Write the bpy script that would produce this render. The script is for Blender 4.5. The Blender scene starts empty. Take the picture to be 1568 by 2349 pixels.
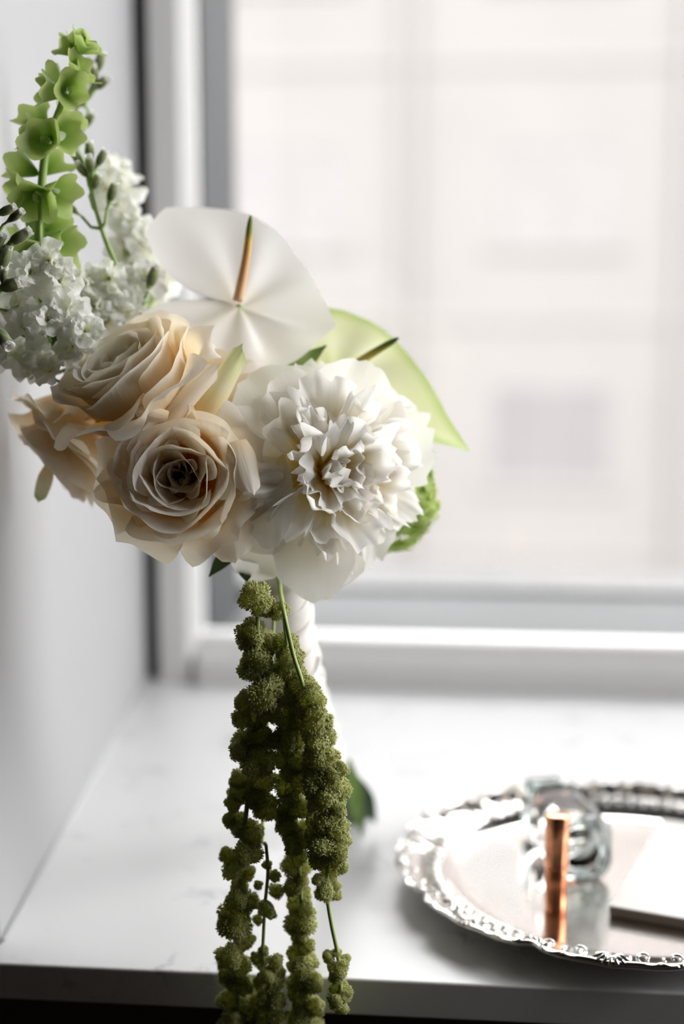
import bpy, math, random
import numpy as np
from mathutils import Vector, Matrix

sc = bpy.context.scene
COL = sc.collection
PI = math.pi

# ------------------------------------------------------------------ camera
S = 0.80                                   # height of the windowsill above the floor
YAW, PITCH = math.radians(5.4), math.radians(8.5)
CAM = Vector((0, 0, S + 0.39))
FPX = 3267.0                               # focal length in pixels of the 1568 x 2349 frame
FWD = Vector((-math.sin(YAW)*math.cos(PITCH), math.cos(YAW)*math.cos(PITCH), -math.sin(PITCH)))
RIGHT = Vector((math.cos(YAW), math.sin(YAW), 0))
UP = RIGHT.cross(FWD)
BACK = -FWD
cd = bpy.data.cameras.new('camera')
cam = bpy.data.objects.new('camera', cd)
COL.objects.link(cam)
cam.location = CAM
cam.rotation_euler = (PI/2 - PITCH, 0, YAW)
cd.sensor_fit = 'AUTO'; cd.sensor_width = 36.0
cd.lens = FPX/2349*36.0
cd.clip_start = 0.02; cd.clip_end = 200
cd.dof.use_dof = True
cd.dof.focus_distance = 0.772
cd.dof.aperture_fstop = 2.3
sc.camera = cam

# ------------------------------------------------------------------ world, light, exposure
SKY = 13.6
w = bpy.data.worlds.new('overcast_sky'); sc.world = w; w.use_nodes = True
nt = w.node_tree; nt.nodes.clear()
tc = nt.nodes.new('ShaderNodeTexCoord'); sp = nt.nodes.new('ShaderNodeSeparateXYZ')
cr = nt.nodes.new('ShaderNodeValToRGB'); bg = nt.nodes.new('ShaderNodeBackground'); wo = nt.nodes.new('ShaderNodeOutputWorld')
cr.color_ramp.elements[0].position = 0.0; cr.color_ramp.elements[0].color = (0.40, 0.40, 0.41, 1)
cr.color_ramp.elements[1].position = 0.6; cr.color_ramp.elements[1].color = (0.98, 0.99, 1.0, 1)
bg.inputs['Strength'].default_value = SKY
nt.links.new(tc.outputs['Generated'], sp.inputs[0]); nt.links.new(sp.outputs['Z'], cr.inputs[0])
nt.links.new(cr.outputs[0], bg.inputs[0]); nt.links.new(bg.outputs[0], wo.inputs[0])
ld = bpy.data.lights.new('window_portal', 'AREA'); ld.shape = 'RECTANGLE'; ld.size = 1.56; ld.size_y = 2.12
ld.cycles.is_portal = True
lo = bpy.data.objects.new('window_portal', ld); COL.objects.link(lo)
lo.location = (0.46, 1.475, S + 1.06); lo.rotation_euler = (-PI/2, 0, 0)
ld2 = bpy.data.lights.new('added_window_portal', 'AREA'); ld2.shape = 'RECTANGLE'; ld2.size = 0.88; ld2.size_y = 2.08  # portal of the added side window
ld2.cycles.is_portal = True
lo2 = bpy.data.objects.new('added_window_portal', ld2); COL.objects.link(lo2)
lo2.location = (1.36, 0.90, 1.875); lo2.rotation_euler = (-PI/2, 0, -PI/2)
sc.view_settings.view_transform = 'Standard'; sc.view_settings.look = 'None'
sc.view_settings.gamma = 1.0; sc.view_settings.use_curve_mapping = False
sc.view_settings.exposure = 0.17
cy = sc.cycles
cy.max_bounces = 10; cy.diffuse_bounces = 6; cy.glossy_bounces = 5; cy.transmission_bounces = 9; cy.transparent_max_bounces = 12
cy.use_denoising = True
cy.caustics_refractive = True; cy.caustics_reflective = True
cy.sample_clamp_indirect = 6.0

# ------------------------------------------------------------------ pixel -> place helpers (photograph frame)
def ray(px, py): return FWD + RIGHT*((px - 784)/FPX) - UP*((py - 1174.5)/FPX)
def aty(px, py, Y):
    d = ray(px, py); return CAM + d*(Y/d.y)
def gz(px, py, z=S):
    d = ray(px, py); return CAM + d*((z - CAM.z)/d.z)

# ------------------------------------------------------------------ materials
def newmat(name):
    m = bpy.data.materials.new(name); m.use_nodes = True
    n = m.node_tree; n.nodes.clear()
    out = n.nodes.new('ShaderNodeOutputMaterial')
    return m, n, out
def ramp_node(n, stops):
    r = n.nodes.new('ShaderNodeValToRGB')
    e = r.color_ramp.elements
    while len(e) > 1: e.remove(e[-1])
    e[0].position = stops[0][0]; e[0].color = (*stops[0][1], 1)
    for p, c in stops[1:]:
        k = e.new(p); k.color = (*c, 1)
    return r
def noise_node(n, scale, detail=3, coord='Object', stretch=None, rough=0.5):
    t = n.nodes.new('ShaderNodeTexCoord'); no = n.nodes.new('ShaderNodeTexNoise')
    no.inputs['Scale'].default_value = scale; no.inputs['Detail'].default_value = detail; no.inputs['Roughness'].default_value = rough
    if stretch:
        mp = n.nodes.new('ShaderNodeMapping'); mp.inputs['Scale'].default_value = stretch
        n.links.new(t.outputs[coord], mp.inputs[0]); n.links.new(mp.outputs[0], no.inputs['Vector'])
    else: n.links.new(t.outputs[coord], no.inputs['Vector'])
    return no
def petal_mat(name, stops, trans=0.4, tcol=(1, 1, 1), rough=0.55, bump=0.15, stretch=(26, 2.5, 1), spec=0.3):
    """thin petal: colour runs from base to tip along V, faint lengthwise veins, lets light through"""
    m, n, out = newmat(name)
    uv = n.nodes.new('ShaderNodeTexCoord'); s = n.nodes.new('ShaderNodeSeparateXYZ')
    n.links.new(uv.outputs['UV'], s.inputs[0])
    r = ramp_node(n, stops); n.links.new(s.outputs['Y'], r.inputs[0])
    no = noise_node(n, 1.0, 3, 'UV', stretch)
    bm_ = n.nodes.new('ShaderNodeBump'); bm_.inputs['Strength'].default_value = bump; bm_.inputs['Distance'].default_value = 0.002
    n.links.new(no.outputs['Fac'], bm_.inputs['Height'])
    p = n.nodes.new('ShaderNodeBsdfPrincipled'); p.inputs['Roughness'].default_value = rough
    p.inputs['Specular IOR Level'].default_value = spec
    n.links.new(r.outputs[0], p.inputs['Base Color']); n.links.new(bm_.outputs[0], p.inputs['Normal'])
    t = n.nodes.new('ShaderNodeBsdfTranslucent')
    mx = n.nodes.new('ShaderNodeMix'); mx.data_type = 'RGBA'; mx.blend_type = 'MULTIPLY'; mx.inputs[0].default_value = 1.0
    n.links.new(r.outputs[0], mx.inputs[6]); mx.inputs[7].default_value = (*tcol, 1)
    n.links.new(mx.outputs[2], t.inputs['Color']); n.links.new(bm_.outputs[0], t.inputs['Normal'])
    ms = n.nodes.new('ShaderNodeMixShader'); ms.inputs[0].default_value = trans
    n.links.new(p.outputs[0], ms.inputs[1]); n.links.new(t.outputs[0], ms.inputs[2]); n.links.new(ms.outputs[0], out.inputs[0])
    return m
def plain(name, col, rough=0.5, metal=0.0, var=0.0, scale=20, bump=0.0, spec=0.5, bscale=None, bdist=0.002):
    m, n, out = newmat(name)
    p = n.nodes.new('ShaderNodeBsdfPrincipled')
    p.inputs['Roughness'].default_value = rough; p.inputs['Metallic'].default_value = metal
    p.inputs['Specular IOR Level'].default_value = spec
    p.inputs['Base Color'].default_value = (*col, 1)
    if var > 0:
        no = noise_node(n, scale, 4)
        r = ramp_node(n, [(0.3, tuple(c*(1 - var) for c in col)), (0.7, tuple(min(1, c*(1 + var)) for c in col))])
        n.links.new(no.outputs['Fac'], r.inputs[0]); n.links.new(r.outputs[0], p.inputs['Base Color'])
    if bump > 0:
        nb = noise_node(n, bscale or scale, 4)
        b = n.nodes.new('ShaderNodeBump'); b.inputs['Strength'].default_value = bump; b.inputs['Distance'].default_value = bdist
        n.links.new(nb.outputs['Fac'], b.inputs['Height']); n.links.new(b.outputs[0], p.inputs['Normal'])
    n.links.new(p.outputs[0], out.inputs[0])
    return m
def leafy(name, stops, trans=0.3, rough=0.45, var=0.2, nscale=60, sheen=0.0):
    """leaf colour from base to tip with a mottled noise, some light through it"""
    m, n, out = newmat(name)
    uv = n.nodes.new('ShaderNodeTexCoord'); s = n.nodes.new('ShaderNodeSeparateXYZ'); n.links.new(uv.outputs['UV'], s.inputs[0])
    r = ramp_node(n, stops); n.links.new(s.outputs['Y'], r.inputs[0])
    no = noise_node(n, nscale, 3)
    r2 = ramp_node(n, [(0.3, (1 - var,)*3), (0.7, (1,)*3)]); n.links.new(no.outputs['Fac'], r2.inputs[0])
    mx = n.nodes.new('ShaderNodeMix'); mx.data_type = 'RGBA'; mx.blend_type = 'MULTIPLY'; mx.inputs[0].default_value = 1.0
    n.links.new(r.outputs[0], mx.inputs[6]); n.links.new(r2.outputs[0], mx.inputs[7])
    p = n.nodes.new('ShaderNodeBsdfPrincipled'); p.inputs['Roughness'].default_value = rough
    p.inputs['Sheen Weight'].default_value = sheen; p.inputs['Sheen Roughness'].default_value = 0.35
    t = n.nodes.new('ShaderNodeBsdfTranslucent')
    n.links.new(mx.outputs[2], p.inputs['Base Color']); n.links.new(mx.outputs[2], t.inputs['Color'])
    ms = n.nodes.new('ShaderNodeMixShader'); ms.inputs[0].default_value = trans
    n.links.new(p.outputs[0], ms.inputs[1]); n.links.new(t.outputs[0], ms.inputs[2]); n.links.new(ms.outputs[0], out.inputs[0])
    return m
def stone_mat(name, base, vein, rough, vscale=7.0):
    """white quartz: clouded base with thin broken grey veins"""
    m, n, out = newmat(name)
    n1 = noise_node(n, vscale, 6, 'Object', None, 0.62)
    wv = n.nodes.new('ShaderNodeTexNoise'); wv.inputs['Scale'].default_value = vscale*1.7; wv.inputs['Detail'].default_value = 8
    n.links.new(n1.outputs['Color'], wv.inputs['Vector'])
    r = ramp_node(n, [(0.0, base), (0.48, base), (0.5, vein), (0.52, base), (1.0, base)])
    n.links.new(n1.outputs['Fac'], r.inputs[0])
    n2 = noise_node(n, 16, 4)
    r2 = ramp_node(n, [(0.50, (0, 0, 0)), (0.66, (1, 1, 1))]); n.links.new(n2.outputs['Fac'], r2.inputs[0])
    mx = n.nodes.new('ShaderNodeMix'); mx.data_type = 'RGBA'
    n.links.new(r2.outputs[0], mx.inputs[0]); mx.inputs[6].default_value = (*base, 1); n.links.new(r.outputs[0], mx.inputs[7])
    p = n.nodes.new('ShaderNodeBsdfPrincipled'); p.inputs['Roughness'].default_value = rough
    n.links.new(mx.outputs[2], p.inputs['Base Color']); n.links.new(p.outputs[0], out.inputs[0])
    return m
def glass_mat(name, col=(1, 1, 1), ior=1.5, rough=0.0):
    m, n, out = newmat(name)
    g = n.nodes.new('ShaderNodeBsdfGlass'); g.inputs['Color'].default_value = (*col, 1); g.inputs['IOR'].default_value = ior
    g.inputs['Roughness'].default_value = rough
    n.links.new(g.outputs[0], out.inputs[0]); return m
def pane_mat(name):
    m, n, out = newmat(name)
    f = n.nodes.new('ShaderNodeFresnel'); f.inputs[0].default_value = 1.4
    t = n.nodes.new('ShaderNodeBsdfTransparent'); g = n.nodes.new('ShaderNodeBsdfGlossy'); g.inputs['Roughness'].default_value = 0.02
    ms = n.nodes.new('ShaderNodeMixShader')
    n.links.new(f.outputs[0], ms.inputs[0]); n.links.new(t.outputs[0], ms.inputs[1]); n.links.new(g.outputs[0], ms.inputs[2])
    n.links.new(ms.outputs[0], out.inputs[0]); return m

M = {}
M['wall'] = plain('white_paint', (0.37, 0.367, 0.37), 0.6, bump=0.05, bscale=180, var=0.015, scale=3)
M['room'] = plain('room_paint', (0.09, 0.087, 0.084), 0.8, var=0.03, scale=4)
M['dark_wall'] = plain('dark_panel_paint', (0.030, 0.029, 0.031), 0.55, var=0.15, scale=9)
M['floorwood'] = plain('dark_oak', (0.16, 0.10, 0.065), 0.5, var=0.25, scale=6)
M['quartz'] = stone_mat('white_quartz', (0.625, 0.62, 0.62), (0.36, 0.36, 0.37), 0.32)
M['frame'] = plain('window_frame_paint', (0.56, 0.555, 0.545), 0.4, var=0.02, scale=5)
M['gasket'] = plain('dark_gasket', (0.035, 0.04, 0.038), 0.6)
M['caulk'] = plain('grey_caulk', (0.50, 0.505, 0.505), 0.6)
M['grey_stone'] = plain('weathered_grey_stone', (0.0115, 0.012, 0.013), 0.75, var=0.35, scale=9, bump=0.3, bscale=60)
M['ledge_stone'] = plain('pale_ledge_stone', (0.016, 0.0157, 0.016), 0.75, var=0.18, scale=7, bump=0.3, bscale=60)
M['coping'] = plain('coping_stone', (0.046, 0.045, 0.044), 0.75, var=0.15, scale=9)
M['facade'] = plain('cream_limestone', (0.110, 0.1015, 0.0955), 0.85, var=0.04, scale=0.6)
M['facade_trim'] = plain('pale_limestone', (0.114, 0.106, 0.0995), 0.85, var=0.03, scale=0.8)
M['glare_pane'] = plain('glare_toned_pane', (0.075, 0.0675, 0.067), 0.5, var=0.06, scale=2)  # pane colour paled to stand in for veiling glare
M['pale_glare_pane'] = plain('pale_glare_toned_pane', (0.094, 0.086, 0.083), 0.5, var=0.06, scale=2)  # paler panes of the upper rows, glare put into the colour
M['sash'] = plain('window_sash', (0.105, 0.096, 0.091), 0.5)
M['asphalt'] = plain('asphalt', (0.10, 0.10, 0.10), 0.9, var=0.2, scale=2)
M['pane'] = pane_mat('window_glass')

# ------------------------------------------------------------------ mesh helpers
def mesh(name, v, f, mat, uv=None, smooth=True, mats=None, midx=None):
    me = bpy.data.meshes.new(name)
    me.from_pydata([tuple(map(float, p)) for p in v], [], [tuple(map(int, q)) for q in f])
    if uv is not None:
        ul = me.uv_layers.new(name='UVMap')
        li = np.empty(len(me.loops), dtype=np.int32); me.loops.foreach_get('vertex_index', li)
        ul.data.foreach_set('uv', np.asarray(uv, dtype=np.float32)[li].ravel())
    for mm in (mats or [mat]): me.materials.append(mm)
    if midx is not None: me.polygons.foreach_set('material_index', np.asarray(midx, dtype=np.int32))
    if smooth: me.polygons.foreach_set('use_smooth', np.ones(len(me.polygons), dtype=bool))
    me.update()
    return me
def link(name, me, parent=None, mat4=None, **props):
    o = bpy.data.objects.new(name, me); COL.objects.link(o)
    if parent is not None: o.parent = parent
    if mat4 is not None: o.matrix_basis = mat4
    for k, v in props.items(): o[k] = v
    return o
class MB:
    """collects shapes into one mesh"""
    def __init__(s): s.v = []; s.f = []; s.uv = []; s.mi = []
    def add(s, v, f, uv=None, mi=0, xf=None):
        b = len(s.v)
        if xf is not None: v = [xf @ Vector(p) for p in v]
        s.v += [tuple(p) for p in v]
        s.f += [tuple(i + b for i in q) for q in f]; s.mi += [mi]*len(f)
        s.uv += list(uv) if uv is not None else [(0.5, 0.5)]*len(v)
        return s
    def mesh(s, name, mats, smooth=True):
        mats = mats if isinstance(mats, list) else [mats]
        return mesh(name, s.v, s.f, None, s.uv, smooth, mats, s.mi)
def box(x0, x1, y0, y1, z0, z1):
    v = [(x0,y0,z0),(x1,y0,z0),(x1,y1,z0),(x0,y1,z0),(x0,y0,z1),(x1,y0,z1),(x1,y1,z1),(x0,y1,z1)]
    return v, [(0,3,2,1),(4,5,6,7),(0,1,5,4),(1,2,6,5),(2,3,7,6),(3,0,4,7)]
def prism_z(poly, z0, z1):
    n = len(poly)
    v = [(x, y, z0) for x, y in poly] + [(x, y, z1) for x, y in poly]
    f = [tuple(range(n))[::-1], tuple(range(n, 2*n))] + [(i, (i+1) % n, n + (i+1) % n, n + i) for i in range(n)]
    return v, f
def prism_x(poly, x0, x1):
    n = len(poly)
    v = [(x0, y, z) for y, z in poly] + [(x1, y, z) for y, z in poly]
    f = [tuple(range(n)), tuple(range(n, 2*n))[::-1]] + [(i, n + i, n + (i+1) % n, (i+1) % n) for i in range(n)]
    return v, f
def tube(pts, rad, seg=8, cap=True):
    pts = [Vector(p) for p in pts]
    if not hasattr(rad, '__len__'): rad = [rad]*len(pts)
    v, f, uv = [], [], []
    t0 = (pts[1] - pts[0]).normalized()
    nrm = t0.orthogonal().normalized()
    for i, p in enumerate(pts):
        t = (pts[min(i+1, len(pts)-1)] - pts[max(i-1, 0)]).normalized()
        nrm = (nrm - t*nrm.dot(t)).normalized(); b = t.cross(nrm)
        for k in range(seg):
            a = 2*PI*k/seg
            v.append(p + (nrm*math.cos(a) + b*math.sin(a))*rad[i]); uv.append((k/seg, i/(len(pts)-1)))
    for i in range(len(pts)-1):
        for k in range(seg):
            f.append((i*seg+k, i*seg+(k+1) % seg, (i+1)*seg+(k+1) % seg, (i+1)*seg+k))
    if cap:
        f.append(tuple(range(seg))[::-1]); f.append(tuple((len(pts)-1)*seg + k for k in range(seg)))
    return v, f, uv
def catmull(pts, n=6):
    P = [np.array(p, float) for p in pts]; P = [2*P[0]-P[1]] + P + [2*P[-1]-P[-2]]
    out = []
    for i in range(1, len(P)-2):
        for k in range(n):
            t = k/n
            out.append(0.5*((2*P[i]) + (-P[i-1]+P[i+1])*t + (2*P[i-1]-5*P[i]+4*P[i+1]-P[i+2])*t*t + (-P[i-1]+3*P[i]-3*P[i+1]+P[i+2])*t**3))
    out.append(P[-2]); return out
def revolve(prof, seg=32):
    """prof: list of (r, z); closed ends where r = 0"""
    v, f, uv = [], [], []
    n = len(prof)
    for i, (r, z) in enumerate(prof):
        for k in range(seg):
            a = 2*PI*k/seg; v.append((r*math.cos(a), r*math.sin(a), z)); uv.append((k/seg, i/(n-1)))
    for i in range(n-1):
        for k in range(seg):
            f.append((i*seg+k, i*seg+(k+1) % seg, (i+1)*seg+(k+1) % seg, (i+1)*seg+k))
    return v, f, uv
def facing(pos, d, roll=0.0):
    """matrix whose +Z looks along d"""
    z = Vector(d).normalized()
    x = Vector((0, 0, 1)).cross(z)
    x = x.normalized() if x.length > 1e-4 else Vector((1, 0, 0))
    y = z.cross(x)
    m = Matrix((x, y, z)).transposed().to_4x4()
    return Matrix.Translation(Vector(pos)) @ m @ Matrix.Rotation(roll, 4, 'Z')
def cdir(r, u, b): return RIGHT*r + UP*u + BACK*b

def keys(ks, x, smooth=True):
    ks = sorted(ks); xs = [k[0] for k in ks]; ys = [k[1] for k in ks]
    if not smooth: return np.interp(x, xs, ys)
    g = np.linspace(0, 1, 121); y = np.interp(g, xs, ys)
    yp = np.pad(y, 8, mode='edge'); y = np.convolve(yp, np.ones(17)/17, 'valid')
    return np.interp(x, g, y)
def petal(L, W, alpha, kc, wprof, nu=11, nv=11, r0=0.003, z0=0.0, phi=0.0, tip=0.25, tpow=2.6, point=0.0,
          ruffle=0.0, rfreq=2.5, teeth=0.0, tfreq=7, spiral=0.0, rnd=None, crumple=0.0, midrib=0.0, corr=0.0, corrn=9):
    """a petal that grows from the flower's axis: a spine bent by alpha(v) degrees (90 = along the axis), cross-section
    curvature kc(v) (positive wraps round the axis, negative rolls the sides back), width W*wprof(v)."""
    rnd = rnd or random
    ns = 60
    vs = np.linspace(0, 1.25, ns)
    a = np.radians(keys(alpha, np.clip(vs, 0, 1)))
    ds = L*(vs[1]-vs[0])
    rr = r0 + np.concatenate([[0], np.cumsum(np.cos(a[:-1])*ds)]); zz = z0 + np.concatenate([[0], np.cumsum(np.sin(a[:-1])*ds)])
    U = np.linspace(-1, 1, nu); V = np.linspace(0, 1, nv)
    ph1, ph2, ph3 = rnd.uniform(0, 6.28), rnd.uniform(0, 6.28), rnd.uniform(0, 6.28)
    v, uv = [], []
    for iv, vv in enumerate(V):
        for u in U:
            ln = 1 - tip*abs(u)**tpow + point*max(0, 1-abs(u)*3)**1.5
            if teeth: ln += teeth*(math.sin(tfreq*u*3 + ph1) + 0.6*math.sin(tfreq*1.9*u*3 + ph2))
            vp = min(1.24, vv*(1 + (ln-1)*vv))
            aa = np.interp(vp, vs, a); r = np.interp(vp, vs, rr); z = np.interp(vp, vs, zz)
            h = W/2*float(keys(wprof, vp)); k = float(kc(vp, r)) if callable(kc) else float(keys(kc, vp))
            s = u*h
            if abs(k) < 1e-3: x, c = s, 0.0
            else:
                th = max(-2.6, min(2.6, s*k)); x, c = math.sin(th)/k, (1 - math.cos(th))/k
            c += spiral*s
            c += ruffle*vp**2.2*(0.35 + abs(u))*math.sin(rfreq*PI*u + ph1 + 2*vp) + crumple*vp*math.sin(7*u + 9*vp + ph2)*math.sin(5*vp + ph3 - 6*u)
            c += midrib*math.exp(-(u*5)**2)*(1 - vp)
            if corr: c += corr*math.sin(corrn*PI*u)*math.sin(PI*min(1, vp))
            # tangent (cos aa, sin aa) in (r,z); inward normal (-sin aa, cos aa)
            pr = r - math.sin(aa)*c; pz = z + math.cos(aa)*c
            v.append((pr*math.cos(phi) - x*math.sin(phi), pr*math.sin(phi) + x*math.cos(phi), pz)); uv.append((u*0.5 + 0.5, vv))
    f = [(i*nu+j, i*nu+j+1, (i+1)*nu+j+1, (i+1)*nu+j) for i in range(nv-1) for j in range(nu-1)]
    return v, f, uv

# ------------------------------------------------------------------ the setting
def struct(name, vf, mat, smooth=False, parent=None):
    o = link(name, mesh(name, vf[0], vf[1], mat, None, smooth), parent)
    if parent is None: o['kind'] = 'structure'
    return o
def bevel(o, wdt, seg=2):
    m = o.modifiers.new('bevel', 'BEVEL'); m.width = wdt; m.segments = seg; m.limit_method = 'ANGLE'
def wall_x(y): return -0.286 + (y - 0.80)*(-0.047/0.56)          # splayed left reveal
XR = 1.25; ZT = 2.95
SY0, SY1, SZ0, SZ1 = 0.44, 1.36, 0.80, 2.95        # added unseen window in the right-hand wall, for side light on the flowers
struct('floor', box(-2.2, 1.25, -2.6, 0.797, -0.1, 0), M['floorwood'])
struct('ceiling', box(-2.2, 1.25, -2.6, 1.46, 3.4, 3.5), M['room'])
struct('wall_back', box(-2.2, 1.25, -2.7, -2.6, 0, 3.4), M['room'])
for nm, q_ in (('wall_right', (1.25, 1.35, -2.7, SY0, 0, 3.4)), ('wall_right_end', (1.25, 1.35, SY1, 1.46, 0, 3.4)), ('wall_right_lower', (1.2505, 1.35, SY0, SY1, 0, SZ0)), ('wall_right_upper', (1.25, 1.35, SY0, SY1, SZ1, 3.4))):
    struct(nm, box(*q_), M['room'])
struct('wall_side', box(-2.3, -2.2, -2.7, 1.46, 0, 3.4), M['room'])
struct('wall_left', prism_z([(-2.2, 0.80), (wall_x(0.80), 0.80), (wall_x(1.46), 1.46), (-2.2, 1.46)], S - 0.022, 3.4), M['wall'])
struct('wall_top', box(wall_x(1.46), XR, 0.80, 1.46, ZT, 3.4), M['wall'])
struct('wall_front', box(-2.2, 1.25, 0.797, 1.62, 0, S - 0.0225), M['dark_wall'])
sill = struct('windowsill', prism_z([(-0.62, 0.774), (XR, 0.774), (XR, 1.46), (wall_x(1.46), 1.46), (wall_x(0.80), 0.7995), (-0.62, 0.7995)], S - 0.0225, S), M['quartz'])
bevel(sill, 0.0012)
cv, cf, _ = tube([(wall_x(0.803) + 0.001, 0.803, S + 0.0005), (wall_x(1.39) + 0.001, 1.39, S + 0.0005)], 0.0022, 8)
struct('trim_1', (cv, cf), M['caulk'], True)

# window: frame members are parts, the pane a part
win = bpy.data.objects.new('window_1', None); COL.objects.link(win); win.location = (0.5, 1.40, S); win['kind'] = 'structure'
WI = Matrix.Translation((-0.5, -1.40, -S))
def wpart(name, vf, mat, bw=0.0, smooth=False):
    o = link(name, mesh(name, [WI @ Vector(p) for p in vf[0]], vf[1], mat, None, smooth), win)
    if bw: bevel(o, bw)
    return o
FX0, FX1 = -0.321, XR - 0.012
wpart('gasket', box(wall_x(1.42) + 0.0005, FX0, 1.425, 1.44, S, ZT), M['gasket'])
wpart('frame_side', prism_z([(FX0, 1.40), (FX0 + 0.030, 1.40), (FX0 + 0.038, 1.412), (FX0 + 0.038, 1.455), (FX0, 1.455)], S, ZT), M['frame'], 0.002)
wpart('frame_side', prism_z([(FX1 - 0.030, 1.40), (FX1, 1.40), (FX1, 1.455), (FX1 - 0.038, 1.455), (FX1 - 0.038, 1.412)], S, ZT), M['frame'], 0.002)
wpart('frame_rail', prism_x([(1.396, S + 0.0003), (1.396, S + 0.024), (1.410, S + 0.034), (1.420, S + 0.0440), (1.455, S + 0.0445), (1.455, S + 0.0003)], FX0 + 0.0385, FX1 - 0.0385), M['frame'], 0.002)
wpart('frame_rail', prism_x([(1.40, ZT - 0.06), (1.40, ZT - 0.0005), (1.455, ZT - 0.0005), (1.455, ZT - 0.06)], FX0 + 0.0385, FX1 - 0.0385), M['frame'], 0.002)
wpart('pane', box(FX0 + 0.039, FX1 - 0.039, 1.430, 1.434, S + 0.0450, ZT - 0.0605), M['pane'])

w2 = bpy.data.objects.new('added_window', None); COL.objects.link(w2); w2.location = (1.28, (SY0 + SY1)/2, SZ0); w2['kind'] = 'structure'  # added window out of view, lets side light onto the flowers
W2 = Matrix.Translation((-1.28, -(SY0 + SY1)/2, -SZ0))
for nm, q_ in (('frame_side', (1.26, 1.30, SY0, SY0 + .04, SZ0, SZ1)), ('frame_side', (1.26, 1.30, SY1 - .04, SY1, SZ0, SZ1)), ('frame_rail', (1.26, 1.30, SY0 + .04, SY1 - .04, SZ0, SZ0 + .04)), ('frame_rail', (1.26, 1.30, SY0 + .04, SY1 - .04, SZ1 - .04, SZ1))):
    v_, f_ = box(*q_); link(nm, mesh(nm, [W2 @ Vector(p) for p in v_], f_, M['frame'], None, False), w2)
v_, f_ = box(1.278, 1.282, SY0 + .041, SY1 - .041, SZ0 + .041, SZ1 - .041); link('pane', mesh('pane', [W2 @ Vector(p) for p in v_], f_, M['pane'], None, False), w2)

# outside: stone reveal and ledge of the window, then the street
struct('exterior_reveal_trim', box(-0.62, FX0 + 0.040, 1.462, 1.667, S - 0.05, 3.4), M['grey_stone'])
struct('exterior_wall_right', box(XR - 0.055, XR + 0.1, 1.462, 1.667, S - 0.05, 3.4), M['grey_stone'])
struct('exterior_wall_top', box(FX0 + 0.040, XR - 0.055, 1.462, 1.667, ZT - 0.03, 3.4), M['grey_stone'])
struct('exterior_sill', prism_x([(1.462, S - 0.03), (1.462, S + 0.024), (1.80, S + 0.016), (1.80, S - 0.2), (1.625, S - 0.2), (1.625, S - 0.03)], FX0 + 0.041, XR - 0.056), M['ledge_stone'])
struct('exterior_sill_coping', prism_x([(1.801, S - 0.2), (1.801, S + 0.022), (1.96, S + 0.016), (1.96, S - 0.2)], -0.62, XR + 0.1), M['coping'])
struct('road', box(-30, 30, 1.7, 30, -8.2, -8.0), M['asphalt'])

FY = 19.0
bld = bpy.data.objects.new('building', None); COL.objects.link(bld); bld.location = (0.96, FY, -8.0)
bld['label'] = 'pale cream stone building across the street, seen blurred through the window'; bld['category'] = 'building'
BI = Matrix.Translation((-0.96, -FY, 8.0))
def bpart(name, vf, mat, parent=None):
    return link(name, mesh(name, [BI @ Vector(p) for p in vf[0]], vf[1], mat, None, False), parent or bld)
XS = [0.98 + 3.55*k for k in range(-5, 6)]; ZS = [-6.9, -3.75, -0.58, 2.55, 5.9, 9.0]
WW, WH = 1.66, 1.32
# facade in strips round the window openings
mb = MB()
edges = [-24] + [x for c in XS for x in (c - WW/2, c + WW/2)] + [24]
for i in range(0, len(edges), 2): mb.add(*box(edges[i], edges[i+1], FY, FY + 0.4, -8, 11.0))
zedges = [-8] + [z for c in ZS for z in (c - WH/2, c + WH/2)] + [11.0]
for c in XS:
    for i in range(0, len(zedges), 2): mb.add(*box(c - WW/2, c + WW/2, FY + 0.002, FY + 0.398, zedges[i], zedges[i+1]))
link('facade', mesh('facade', [BI @ Vector(p) for p in mb.v], mb.f, M['facade'], None, False), bld)
fm = {}
for z in ZS:
    for x in XS:
        if abs(x) > 9: continue
        if not fm:
            b = MB()
            for q in (box(-WW/2, -WW/2 + .07, .004, .08, -WH/2, WH/2), box(WW/2 - .07, WW/2, .004, .08, -WH/2, WH/2),
                      box(-WW/2 + .07, WW/2 - .07, .004, .08, WH/2 - .07, WH/2), box(-WW/2 + .07, WW/2 - .07, .004, .08, -WH/2, -WH/2 + .07),
                      box(-.03, .03, .004, .08, -WH/2 + .07, WH/2 - .07)): b.add(*q)
            fm['sash'] = b.mesh('sash', M['sash'], False)
            b = MB().add(*box(-WW/2 + .07, -.03, .02, .04, -WH/2 + .07, WH/2 - .07)); b.add(*box(.03, WW/2 - .07, .02, .04, -WH/2 + .07, WH/2 - .07))
            fm['pane'] = b.mesh('pane', M['glare_pane'], False)
            fm['light_pane'] = b.mesh('light_pane', M['pale_glare_pane'], False)
            b = MB().add(*box(-WW/2 - .12, WW/2 + .12, -.04, .10, -WH/2 - .10, -WH/2)); fm['sill'] = b.mesh('window_ledge', M['facade_trim'], False)
        s_ = link('window', fm['sash'], bld, BI @ Matrix.Translation((x, FY, z)))
        link('pane', fm['pane'] if z < 2 else fm['light_pane'], s_); link('window_ledge', fm['sill'], s_)
for z in (-5.3, -2.15, 0.97, 4.25, 7.45):
    bpart('string_course', box(-24, 24, FY - 0.03, FY, z - 0.10, z + 0.10), M['facade_trim'])
for x in XS:
    if abs(x) < 9: bpart('downpipe', box(x + WW/2 + 0.75, x + WW/2 + 0.87, FY - 0.12, FY - 0.02, -8, 10.9), M['sash'])

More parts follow.
